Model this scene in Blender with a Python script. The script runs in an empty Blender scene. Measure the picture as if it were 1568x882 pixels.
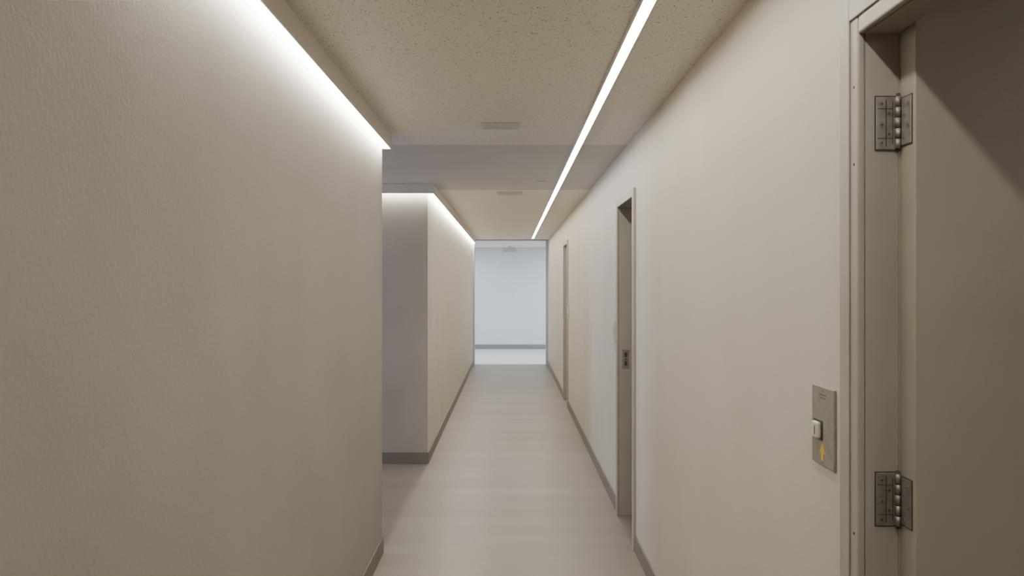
import bpy, bmesh, math
from mathutils import Vector

# ---------------------------------------------------------------- helpers
def new_mat(name, base, rough=0.6, metal=0.0, emis=None, estr=0.0, spec=0.5):
    m = bpy.data.materials.new(name); m.use_nodes = True
    b = m.node_tree.nodes["Principled BSDF"]
    b.inputs["Base Color"].default_value = (*base, 1)
    b.inputs["Roughness"].default_value = rough
    b.inputs["Metallic"].default_value = metal
    b.inputs["Specular IOR Level"].default_value = spec
    if emis:
        b.inputs["Emission Color"].default_value = (*emis, 1)
        b.inputs["Emission Strength"].default_value = estr
    return m

def add_noise(m, c1, c2, scale=(1, 1, 1), nscale=5.0, detail=4, bump=0.0, bdist=0.002, bscale=None):
    nt = m.node_tree; N = nt.nodes; L = nt.links
    b = N["Principled BSDF"]
    tc = N.new("ShaderNodeTexCoord"); mp = N.new("ShaderNodeMapping")
    mp.inputs["Scale"].default_value = scale
    L.new(tc.outputs["Object"], mp.inputs["Vector"])
    n = N.new("ShaderNodeTexNoise"); n.inputs["Scale"].default_value = nscale
    n.inputs["Detail"].default_value = detail
    L.new(mp.outputs[0], n.inputs["Vector"])
    r = N.new("ShaderNodeValToRGB")
    r.color_ramp.elements[0].position = .3; r.color_ramp.elements[1].position = .7
    r.color_ramp.elements[0].color = (*c1, 1); r.color_ramp.elements[1].color = (*c2, 1)
    L.new(n.outputs["Fac"], r.inputs[0]); L.new(r.outputs[0], b.inputs["Base Color"])
    if bump > 0:
        n2 = N.new("ShaderNodeTexNoise"); n2.inputs["Scale"].default_value = bscale or 200
        n2.inputs["Detail"].default_value = 3
        L.new(mp.outputs[0], n2.inputs["Vector"])
        bp = N.new("ShaderNodeBump"); bp.inputs["Strength"].default_value = bump
        bp.inputs["Distance"].default_value = bdist
        L.new(n2.outputs["Fac"], bp.inputs["Height"]); L.new(bp.outputs[0], b.inputs["Normal"])
    return m

def boxes(name, lst, mat, bevel=0.0, parent=None, segs=2):
    bm = bmesh.new()
    for (x0, x1, y0, y1, z0, z1) in lst:
        vs = [bm.verts.new((x, y, z)) for x in (x0, x1) for y in (y0, y1) for z in (z0, z1)]
        for f in ((0,1,3,2),(4,6,7,5),(0,4,5,1),(2,3,7,6),(0,2,6,4),(1,5,7,3)):
            bm.faces.new([vs[i] for i in f])
    bmesh.ops.recalc_face_normals(bm, faces=bm.faces)
    me = bpy.data.meshes.new(name); bm.to_mesh(me); bm.free()
    ob = bpy.data.objects.new(name, me); bpy.context.collection.objects.link(ob)
    me.materials.append(mat)
    if bevel > 0:
        md = ob.modifiers.new("bevel", "BEVEL"); md.width = bevel; md.segments = segs
        md.limit_method = 'ANGLE'
    if parent: ob.parent = parent
    return ob

def cyl(name, p0, p1, r, mat, parent=None, seg=24, r2=None, bevel=0):
    p0, p1 = Vector(p0), Vector(p1); d = p1 - p0
    bm = bmesh.new()
    bmesh.ops.create_cone(bm, cap_ends=True, segments=seg, radius1=r, radius2=r if r2 is None else r2, depth=d.length)
    q = d.to_track_quat('Z', 'Y')
    for v in bm.verts: v.co = q @ v.co + (p0 + p1) / 2
    for f in bm.faces: f.smooth = len(f.verts) == 4
    me = bpy.data.meshes.new(name); bm.to_mesh(me); bm.free()
    ob = bpy.data.objects.new(name, me); bpy.context.collection.objects.link(ob)
    me.materials.append(mat)
    if bevel:
        md = ob.modifiers.new("bevel", "BEVEL"); md.width = bevel; md.segments = 2; md.limit_method = 'ANGLE'
    if parent: ob.parent = parent
    return ob

def empty(name, loc=(0, 0, 0)):
    e = bpy.data.objects.new(name, None); bpy.context.collection.objects.link(e)
    e.empty_display_size = .1
    return e

# ---------------------------------------------------------------- materials
wall_m = add_noise(new_mat("wall_vinyl", (.6,.54,.46), .62, spec=.25),
                   (.58,.54,.465), (.62,.58,.505), nscale=2.5, bump=.3, bdist=.0015, bscale=110, scale=(1,1,.8))
wall_shade_m = add_noise(new_mat("wall_vinyl_shaded", (.5,.45,.39), .62, spec=.25),
                   (.375,.342,.295), (.41,.376,.328), nscale=2.5, bump=.35, bdist=.0015, bscale=110, scale=(1,1,.8))  # same wall vinyl, shade of the dimmer left walls put into its colour
end_wall_m = add_noise(new_mat("end_wall_paint", (.7,.73,.76), .6, spec=.3), (.70,.73,.76), (.73,.76,.79), nscale=2)
base_m = new_mat("baseboard_vinyl", (.19,.168,.142), .5)
frame_m = add_noise(new_mat("door_frame_paint", (.34,.30,.26), .42), (.37,.34,.29), (.41,.375,.325), nscale=6, bump=.1, bscale=60)
door_m = add_noise(new_mat("door_laminate", (.28,.24,.19), .5), (.34,.305,.25), (.375,.34,.28), nscale=4, bump=.2, bscale=80)
steel_m = add_noise(new_mat("hinge_steel", (.3,.28,.25), .42, metal=.6), (.27,.255,.228), (.39,.37,.335), nscale=60)
dark_m = new_mat("dark_recess", (.06,.054,.046), .6)
plate_m = add_noise(new_mat("switch_plate_metal", (.36,.33,.29), .4, metal=.4), (.33,.312,.275), (.41,.388,.342), nscale=30)
ivory_m = new_mat("switch_ivory", (.60,.61,.47), .3)
green_m = new_mat("switch_green", (.12,.17,.08), .4)
yellow_m = new_mat("label_yellow", (.80,.5,.06), .5)
white_m = new_mat("fixture_white", (.56,.53,.49), .5)
alu_m = new_mat("fixture_aluminium", (.62,.59,.545), .5)
led_m = new_mat("led_diffuser", (.9,.9,.9), .5, emis=(1.0,.94,.85), estr=72)
ledf_m = new_mat("led_diffuser_far", (.9,.9,.9), .5, emis=(1.0,.94,.85), estr=58)
ledr_m = new_mat("led_diffuser_main", (.9,.9,.9), .5, emis=(1.0,.94,.85), estr=48)
room_fill_m = new_mat("room_fill_diffuser", (.9,.9,.9), .5, emis=(1.0,.92,.82), estr=3.6)  # glow of the added fill panel in the side room
cool_m = new_mat("cool_panel_diffuser", (.9,.9,.9), .5, emis=(.82,.91,1.0), estr=9)
endfloor_m = new_mat("end_floor_tile", (.80,.80,.79), .3)

# ceiling acoustic tile
ceil_m = new_mat("acoustic_tile", (.5,.45,.39), .85, spec=.15)
nt = ceil_m.node_tree; N = nt.nodes; L = nt.links; b = N["Principled BSDF"]
tc = N.new("ShaderNodeTexCoord")
v = N.new("ShaderNodeTexVoronoi"); v.inputs["Scale"].default_value = 80
n = N.new("ShaderNodeTexNoise"); n.inputs["Scale"].default_value = 30; n.inputs["Detail"].default_value = 2
L.new(tc.outputs["Object"], v.inputs["Vector"]); L.new(tc.outputs["Object"], n.inputs["Vector"])
mul = N.new("ShaderNodeMath"); mul.operation = 'MULTIPLY'; mul.inputs[1].default_value = .41
L.new(n.outputs["Fac"], mul.inputs[0])
sub = N.new("ShaderNodeMath"); sub.operation = 'SUBTRACT'
L.new(v.outputs["Distance"], sub.inputs[0]); L.new(mul.outputs[0], sub.inputs[1])
mr = N.new("ShaderNodeMapRange"); mr.inputs["From Min"].default_value = -.06; mr.inputs["From Max"].default_value = .02
L.new(sub.outputs[0], mr.inputs["Value"])
mx = N.new("ShaderNodeMix"); mx.data_type = 'RGBA'
mx.inputs[6].default_value = (.27,.25,.22,1); mx.inputs[7].default_value = (.73,.70,.655,1)
L.new(mr.outputs[0], mx.inputs[0]); L.new(mx.outputs[2], b.inputs["Base Color"])
bp = N.new("ShaderNodeBump"); bp.inputs["Strength"].default_value = .35; bp.inputs["Distance"].default_value = .003
L.new(mr.outputs[0], bp.inputs["Height"]); L.new(bp.outputs[0], b.inputs["Normal"])
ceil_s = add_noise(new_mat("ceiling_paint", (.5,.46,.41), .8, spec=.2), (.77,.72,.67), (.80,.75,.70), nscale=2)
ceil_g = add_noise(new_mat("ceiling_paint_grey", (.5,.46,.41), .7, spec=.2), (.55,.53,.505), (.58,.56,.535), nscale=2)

# floor
floor_m = new_mat("floor_vinyl_plank", (.4,.35,.3), .38, spec=.42)
nt = floor_m.node_tree; N = nt.nodes; L = nt.links; b = N["Principled BSDF"]
tc = N.new("ShaderNodeTexCoord")
mp0 = N.new("ShaderNodeMapping"); mp0.inputs["Location"].default_value = (.13, .08, 0)
L.new(tc.outputs["Object"], mp0.inputs["Vector"])
br = N.new("ShaderNodeTexBrick"); br.inputs["Scale"].default_value = 1
br.inputs["Brick Width"].default_value = .92; br.inputs["Row Height"].default_value = .18
br.offset = .37
br.inputs["Mortar Size"].default_value = .0012; br.inputs["Mortar Smooth"].default_value = .5
br.inputs["Color1"].default_value = (.275,.238,.198,1); br.inputs["Color2"].default_value = (.232,.20,.166,1)
br.inputs["Mortar"].default_value = (.19,.165,.14,1)
L.new(mp0.outputs[0], br.inputs["Vector"])
mp = N.new("ShaderNodeMapping"); mp.inputs["Scale"].default_value = (.8, 9, 1)
L.new(tc.outputs["Object"], mp.inputs["Vector"])
n = N.new("ShaderNodeTexNoise"); n.inputs["Scale"].default_value = 3; n.inputs["Detail"].default_value = 5
L.new(mp.outputs[0], n.inputs["Vector"])
mr = N.new("ShaderNodeMapRange"); mr.inputs["From Min"].default_value = .25; mr.inputs["From Max"].default_value = .75
mr.inputs["To Min"].default_value = .88; mr.inputs["To Max"].default_value = 1.12
L.new(n.outputs["Fac"], mr.inputs["Value"])
vm = N.new("ShaderNodeVectorMath"); vm.operation = 'SCALE'
L.new(br.outputs["Color"], vm.inputs[0]); L.new(mr.outputs[0], vm.inputs["Scale"])
L.new(vm.outputs[0], b.inputs["Base Color"])
mr2 = N.new("ShaderNodeMapRange"); mr2.inputs["From Min"].default_value = .25; mr2.inputs["From Max"].default_value = .75
mr2.inputs["To Min"].default_value = .34; mr2.inputs["To Max"].default_value = .46
L.new(n.outputs["Fac"], mr2.inputs["Value"]); L.new(mr2.outputs[0], b.inputs["Roughness"])

# ---------------------------------------------------------------- dimensions (m); camera at x=0,y=0
CZ = 2.34          # ceiling
XR = .707          # right wall face
XL = -.715         # near left wall face
XL2 = -.69         # far left wall face
YB = -2.5
YL1, YL2, YL3 = 4.45, 6.68, 14.8
YR = 15.0; YE = 18.0
OT = 2.0           # door opening top

# floor & ceiling
boxes("floor", [(-4.2,3.6,YB-.1,YR,-.1,0)], floor_m)
boxes("floor_end_room", [(-4.2,3.6,YR,YE+.1,-.1,.0)], endfloor_m)
boxes("ceiling", [(-4.2,3.6,YB-.1,4.78,CZ,CZ+.1)], ceil_m)
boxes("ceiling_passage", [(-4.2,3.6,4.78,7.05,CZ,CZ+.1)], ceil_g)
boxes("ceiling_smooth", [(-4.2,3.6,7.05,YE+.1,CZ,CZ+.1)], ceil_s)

# right wall with openings
D1 = (.68, 1.585); D2 = (4.53, 5.17); D3 = (9.72, 10.38)
boxes("wall_right", [
    (XR,.772,YB,D1[0]-.003,0,CZ), (XR,.772,D1[0]-.003,D1[1]+.003,OT+.003,CZ), (XR,.772,D1[1]+.003,2.2,0,CZ),
    (XR,.80,2.2,D2[0]-.003,0,CZ), (XR,.80,D2[0]-.003,D2[1]+.003,OT+.003,CZ), (XR,.80,D2[1]+.003,D3[0]-.003,0,CZ),
    (XR,.80,D3[0]-.003,D3[1]+.003,OT+.003,CZ), (XR,.80,D3[1]+.003,YR,0,CZ)], wall_m)
boxes("wall_left", [(XL-.12,XL,YB,YL1,0,CZ)], wall_shade_m)
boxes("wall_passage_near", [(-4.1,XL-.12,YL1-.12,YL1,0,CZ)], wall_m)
boxes("wall_passage_far", [(-4.1,XL2-.001,YL2,YL2+.12,0,CZ)], wall_shade_m)
boxes("wall_left_far", [(XL2-.12,XL2,YL2+.0005,YL3,0,CZ)], wall_m)
boxes("wall_back", [(XL-.12,.78,YB-.1,YB,0,CZ)], wall_m)
# passage end wall with window opening
boxes("wall_passage_end", [(-4.2,-4.1,YL1-.12,YL2+.12,0,.9),(-4.2,-4.1,YL1-.12,YL2+.12,2.15,CZ),
      (-4.2,-4.1,YL1-.12,4.85,.9,2.15),(-4.2,-4.1,6.3,YL2+.12,.9,2.15)], wall_m)
w = empty("window_1")
boxes("window_frame", [(-4.18,-4.08,4.85,4.9,.9,2.15),(-4.18,-4.08,6.25,6.3,.9,2.15),(-4.18,-4.08,4.9,6.25,.9,.95),
      (-4.18,-4.08,4.9,6.25,2.1,2.15),(-4.16,-4.12,5.55,5.6,.95,2.1)], white_m, parent=w)
# end room
boxes("wall_end", [(-3.1,3.1,YE,YE+.1,0,CZ)], end_wall_m)
boxes("wall_end_left", [(-3.1,-3.0,YL3,YE,0,CZ),(-3.0,XL2-.12,YL3,YL3+.1,0,CZ)], end_wall_m)
boxes("wall_end_right", [(3.0,3.1,YR,YE,0,CZ),(.80,3.0,YR-.1,YR,0,CZ)], end_wall_m)
# side room behind the open doors
boxes("wall_side_room", [(3.3,3.4,YB,8.1,0,CZ),(.80,3.3,8.0,8.1,0,CZ),(.772,3.3,YB-.1,YB,0,CZ)], wall_m)

# baseboards
BH = .095; BT = .008
boxes("baseboard_right", [(XR-BT,XR,YB,D1[0]-.085,0,BH),(XR-BT,XR,D1[1]+.085,D2[0]-.055,0,BH),
      (XR-BT,XR,D2[1]+.055,D3[0]-.055,0,BH),(XR-BT,XR,D3[1]+.055,YR-.2,0,BH)], base_m, .002)
boxes("baseboard_left", [(XL,XL+BT,YB,YL1+BT,0,BH),(-4.1,XL,YL1,YL1+BT,0,BH)], base_m, .002)
boxes("baseboard_left_far", [(XL2,XL2+BT,YL2-BT,YL3-.1,0,BH),(-4.1,XL2,YL2-BT,YL2,0,BH)], base_m, .002)
boxes("baseboard_end", [(-3,3,YE-.012,YE,.05,.15)], new_mat("baseboard_end_grey",(.22,.23,.24),.5), .002)
boxes("trim_threshold", [(-.66,.675,YR-.06,YR+.04,0,.006)], white_m, .002)
# cased opening at corridor end
boxes("trim_opening", [(XL2-.12,-.655,YL3-.1,YL3+.06,0,CZ),(.67,XR,YR-.2,YR+.02,0,CZ),(-.655,.67,YL3,YL3+.06,CZ-.02,CZ)],
      new_mat("opening_frame_grey",(.42,.42,.42),.45), .003)

# ---------------------------------------------------------------- LED fixtures
LZ = 2.262
def left_fixture(name, segs_house, segs_led, lm):
    e = empty(name)
    boxes("housing", segs_house, alu_m, .0015, e)
    boxes("diffuser", segs_led, lm, 0, e)
Y0 = 1.3
left_fixture("led_strip_light",
    [(XL,-.664,Y0,YL1,LZ+.004,CZ),(-.668,-.662,Y0,YL1,LZ-.004,LZ+.02),(XL,-.662,Y0-.004,Y0,LZ-.004,CZ),(XL,-.662,YL1,YL1+.004,LZ-.004,CZ)],
    [(XL+.006,-.672,Y0+.01,YL1-.01,LZ-.001,LZ+.003)], led_m)
left_fixture("led_strip_light",
    [(XL2,XL2+.055,YL2-.055,YL3-.1,LZ+.004,CZ),(-2.2,XL2,YL2-.055,YL2,LZ+.004,CZ),
     (XL2+.051,XL2+.057,YL2-.057,YL3-.1,LZ-.004,LZ+.02),(-2.2,XL2+.051,YL2-.057,YL2-.051,LZ-.004,LZ+.02)],
    [(XL2+.008,XL2+.045,YL2-.045,YL3-.11,LZ-.001,LZ+.003),(-2.2,XL2+.008,YL2-.035,YL2-.015,LZ-.001,LZ+.003)], ledf_m)
e = empty("led_strip_light")
YS = -1.6
boxes("housing", [(.383,.391,YS,14.4,CZ-.008,CZ),(.428,.436,YS,14.4,CZ-.008,CZ),(.383,.436,YS-.008,YS,CZ-.008,CZ),(.383,.436,14.4,14.408,CZ-.008,CZ)], alu_m, .001, e)
boxes("diffuser", [(.391,.428,YS,14.4,CZ-.005,CZ-.001)], ledr_m, 0, e)

# ---------------------------------------------------------------- doors
XF = .692
def casing(parent, d, w, xback):
    y0, y1 = d
    boxes("casing", [(XF,XR,y0-w,y0,0,OT+w),(XF,XR,y1,y1+w,0,OT+w),(XF,XR,y0,y1,OT,OT+w)], frame_m, .004, parent)
    boxes("jamb", [(XR,xback,y0-.003,y0,0,OT+.003),(XR,xback,y1,y1+.003,0,OT+.003),(XR,xback,y0,y1,OT,OT+.003)], frame_m, 0, parent)

# door 1 : open 90 degrees into side room, hinged on far jamb
d1 = empty("door_1")
casing(d1, D1, .08, .772)
boxes("casing_lip", [(XF-.004,XF,D1[1]+.034,D1[1]+.078,0,OT+.078),(XF-.004,XF,D1[0]-.078,D1[0]-.034,0,OT+.078),(XF-.004,XF,D1[0]-.034,D1[1]+.034,OT+.034,OT+.078)], frame_m, .0035, d1)
boxes("slab", [(.775,1.67,1.523,1.583,.01,OT+.055)], door_m, .002, d1)
boxes("stop", [(.7725,.7765,1.5835,1.66,0,OT)], frame_m, 0, d1)
for zc in (1.821, 1.074):
    h = .105
    z0, z1 = zc-h/2, zc+h/2
    boxes("hinge_leaf_jamb", [(.727,.768,1.5815,1.585,z0,z1)], steel_m, .001, d1)
    boxes("hinge_leaf_jamb_rim", [(.7255,.727,1.5825,1.585,z0-.002,z1+.002),(.727,.768,1.5825,1.585,z1,z1+.002),(.727,.768,1.5825,1.585,z0-.002,z0)], dark_m, 0, d1)
    boxes("hinge_leaf_door", [(.7725,.775,1.535,1.573,z0+.006,z1-.006)], steel_m, .0008, d1)
    boxes("hinge_leaf_door_rim", [(.7735,.775,1.533,1.535,z0+.004,z1-.004),(.7735,.775,1.533,1.573,z1-.006,z1-.004),(.7735,.775,1.533,1.573,z0+.004,z0+.006)], dark_m, 0, d1)
    for i in range(5):
        a = z0 + h*i/5 + .001; c = z0 + h*(i+1)/5 - .001
        cyl("hinge_knuckle", (.768,1.5765,a), (.768,1.5765,c), .0052, steel_m, d1, 16)
    cyl("hinge_pin", (.768,1.5765,z0-.004), (.768,1.5765,z1+.005), .0036, dark_m, d1, 12)
    for k, (sx, sz) in enumerate(((.738,.038),(.752,.018),(.738,-.004),(.752,-.022),(.738,-.040))):
        cyl("hinge_screw", (sx,1.5816,zc+sz), (sx,1.5800,zc+sz), .0046, steel_m, d1, 16)
        boxes("hinge_screw_slot", [(sx-.0036,sx+.0036,1.5796,1.5802,zc+sz-.0007,zc+sz+.0007),(sx-.0007,sx+.0007,1.5796,1.5802,zc+sz-.0036,zc+sz+.0036)], dark_m, 0, d1)
    boxes("hinge_leaf_slots", [(.746,.7475,1.5806,1.5816,z0+.006,z1-.006),(.730,.760,1.5806,1.5816,zc+.028,zc+.0292),(.730,.760,1.5806,1.5816,zc-.031,zc-.0298),(.7595,.7605,1.5806,1.5816,z0+.01,z1-.01)], dark_m, 0, d1)
    for sy, sz in ((1.545,.032),(1.56,.012),(1.545,-.010),(1.56,-.034)):
        cyl("hinge_screw", (.7726,sy,zc+sz), (.7712,sy,zc+sz), .004, steel_m, d1, 16)
        cyl("hinge_screw_recess", (.7713,sy,zc+sz), (.7710,sy,zc+sz), .0018, dark_m, d1, 12)
for zz in (1.897, 1.742, 1.0):
    cyl("casing_screw", (XF+.0002,1.602,zz), (XF-.0008,1.602,zz), .003, dark_m, d1, 12)
cyl("rose", (1.60,1.523,1.02), (1.60,1.514,1.02), .025, steel_m, d1)
cyl("spindle", (1.60,1.523,1.02), (1.60,1.475,1.02), .009, steel_m, d1)
boxes("lever_bar", [(1.48,1.609,1.466,1.482,1.011,1.029)], steel_m, .004, d1)

# door 2 : open into side room, hinged near
d2 = empty("door_2")
casing(d2, D2, .05, .80)
boxes("slab", [(.803,1.44,4.532,4.572,.01,OT-.006)], door_m, .002, d2)
boxes("strike_plate", [(.728,.772,D2[1]-.0025,D2[1],.955,1.08)], steel_m, .001, d2)
boxes("strike_slots", [(.742,.760,D2[1]-.0032,D2[1]-.0024,1.03,1.06),(.742,.760,D2[1]-.0032,D2[1]-.0024,.975,1.005),(.745,.757,D2[1]-.0032,D2[1]-.0024,1.012,1.022)], dark_m, 0, d2)
boxes("sill", [(XR-.01,.80,D2[0],D2[1],0,.006)], base_m, .002, d2)
cyl("rose", (1.38,4.572,1.02), (1.38,4.581,1.02), .025, steel_m, d2)
cyl("spindle", (1.38,4.572,1.02), (1.38,4.62,1.02), .009, steel_m, d2)
boxes("lever_bar", [(1.26,1.389,4.612,4.628,1.011,1.029)], steel_m, .004, d2)

# door 3 : closed
d3 = empty("door_3")
casing(d3, D3, .05, .80)
boxes("slab", [(.735,.775,D3[0]+.003,D3[1]-.003,.01,OT-.004)], door_m, .002, d3)
cyl("rose", (.735,9.79,1.08), (.727,9.79,1.08), .026, steel_m, d3)
cyl("spindle", (.735,9.79,1.08), (.685,9.79,1.08), .009, steel_m, d3)
boxes("lever_bar", [(.677,.693,9.782,9.90,1.071,1.089)], steel_m, .004, d3)

# ---------------------------------------------------------------- light switches
s = empty("light_switch")
boxes("plate", [(XR-.006,XR,1.724,1.85,1.094,1.271)], plate_m, .002, s)
boxes("switch_well", [(XR-.0075,XR-.006,1.785,1.836,1.150,1.194)], dark_m, .0005, s)
boxes("rocker", [(XR-.018,XR-.0065,1.790,1.824,1.153,1.191)], ivory_m, .0055, s, 4)
boxes("rocker_indicator", [(XR-.0188,XR-.0178,1.799,1.804,1.162,1.182)], green_m, 0, s)
boxes("rocker_side", [(XR-.014,XR-.0065,1.824,1.832,1.156,1.188)], green_m, .002, s)
bm = bmesh.new()
pts = [(1.803,1.122),(1.787,1.146),(1.771,1.122),(1.781,1.122),(1.781,1.106),(1.793,1.106),(1.793,1.122)]
f = bm.faces.new([bm.verts.new((XR-.0066,y,z)) for y, z in pts])
ex = bmesh.ops.extrude_face_region(bm, geom=[f])
for v_ in ex["geom"]:
    if isinstance(v_, bmesh.types.BMVert): v_.co.x += .0005
me = bpy.data.meshes.new("label_arrow"); bm.to_mesh(me); bm.free()
o = bpy.data.objects.new("label_arrow", me); bpy.context.collection.objects.link(o); me.materials.append(yellow_m); o.parent = s
boxes("engraved_lines", [(XR-.0064,XR-.0059,1.765,1.805,1.252,1.2535),(XR-.0064,XR-.0059,1.77,1.80,1.245,1.2462)], dark_m, 0, s)
for zz in (1.262, 1.101):
    cyl("plate_screw", (XR-.006,1.787,zz), (XR-.0072,1.787,zz), .003, steel_m, s, 12)

s2 = empty("light_switch")
boxes("plate", [(XR-.012,XR,5.33,5.41,1.11,1.26)], white_m, .003, s2)
boxes("rocker", [(XR-.018,XR-.012,5.355,5.385,1.15,1.22)], ivory_m, .002, s2)
s3 = empty("light_switch")
boxes("plate", [(XR-.012,XR,9.5,9.58,1.11,1.26)], white_m, .003, s3)
boxes("rocker", [(XR-.018,XR-.012,9.525,9.555,1.15,1.22)], ivory_m, .002, s3)

# ---------------------------------------------------------------- ceiling items
def vent(x0, x1, y0, y1):
    e = empty("ceiling_vent")
    t = .012
    boxes("vent_frame", [(x0,x1,y0,y0+t,CZ-.006,CZ),(x0,x1,y1-t,y1,CZ-.006,CZ),(x0,x0+t,y0+t,y1-t,CZ-.006,CZ),(x1-t,x1,y0+t,y1-t,CZ-.006,CZ)], white_m, .002, e)
    ns = 5
    boxes("vent_louvre", [(x0+t,x1-t,y0+t+(y1-y0-2*t)*(i+.25)/ns,y0+t+(y1-y0-2*t)*(i+.75)/ns,CZ-.005,CZ-.001) for i in range(ns)], white_m, .001, e)
vent(-.148,.056,4.12,4.28)
vent(-.12,.11,7.2,7.42)
e = empty("smoke_detector")
cyl("detector_base", (.26,6.5,CZ), (.26,6.5,CZ-.008), .05, white_m, e, 32, bevel=.002)
cyl("detector_head", (.26,6.5,CZ-.008), (.26,6.5,CZ-.022), .036, white_m, e, 32, r2=.024, bevel=.002)
e = empty("exit_sign")
boxes("sign_box", [(-.15,.13,17.3,17.34,CZ-.13,CZ-.03)], white_m, .004, e)
boxes("sign_mount", [(-.04,.04,17.305,17.335,CZ-.03,CZ)], alu_m, .002, e)
for xx in (-1.6, 1.6):
    e = empty("fill_light_panel")
    boxes("panel_frame", [(xx-.62,xx+.62,15.7,15.72,CZ-.015,CZ),(xx-.62,xx+.62,17.28,17.3,CZ-.015,CZ),(xx-.62,xx-.6,15.72,17.28,CZ-.015,CZ),(xx+.6,xx+.62,15.72,17.28,CZ-.015,CZ)], white_m, 0, e)
    boxes("panel_diffuser", [(xx-.6,xx+.6,15.72,17.28,CZ-.01,CZ-.002)], cool_m, 0, e)
# unseen fill panel, added in the side room to light the open door
e = empty("fill_light_panel")
boxes("panel_frame", [(1.48,2.72,-.62,-.6,CZ-.015,CZ),(1.48,2.72,.6,.62,CZ-.015,CZ),(1.48,1.5,-.6,.6,CZ-.015,CZ),(2.7,2.72,-.6,.6,CZ-.015,CZ)], white_m, 0, e)
boxes("panel_diffuser", [(1.5,2.7,-.6,.6,CZ-.01,CZ-.002)], room_fill_m, 0, e)

# ---------------------------------------------------------------- daylight through passage window
ld = bpy.data.lights.new("window_daylight", 'AREA'); ld.shape = 'RECTANGLE'; ld.size = 1.3; ld.size_y = 1.1
ld.energy = 70; ld.color = (.62,.70,1.0)
lo = bpy.data.objects.new("window_daylight", ld); bpy.context.collection.objects.link(lo)
lo.location = (-4.25, 5.57, 1.55); lo.rotation_euler = (0, math.radians(-90), 0)
wd = bpy.data.worlds.new("world"); bpy.context.scene.world = wd; wd.use_nodes = True
wd.node_tree.nodes["Background"].inputs[0].default_value = (.6,.75,1,1)
wd.node_tree.nodes["Background"].inputs[1].default_value = .8

# ---------------------------------------------------------------- camera
cd = bpy.data.cameras.new("camera"); cam = bpy.data.objects.new("camera", cd)
bpy.context.collection.objects.link(cam)
cam.location = (0, 0, 1.5); cam.rotation_euler = (math.radians(90), 0, 0)
cd.sensor_width = 36; cd.lens = 28; cd.clip_start = .05
cd.shift_x = 3/1568; cd.shift_y = -5/1568
bpy.context.scene.camera = cam
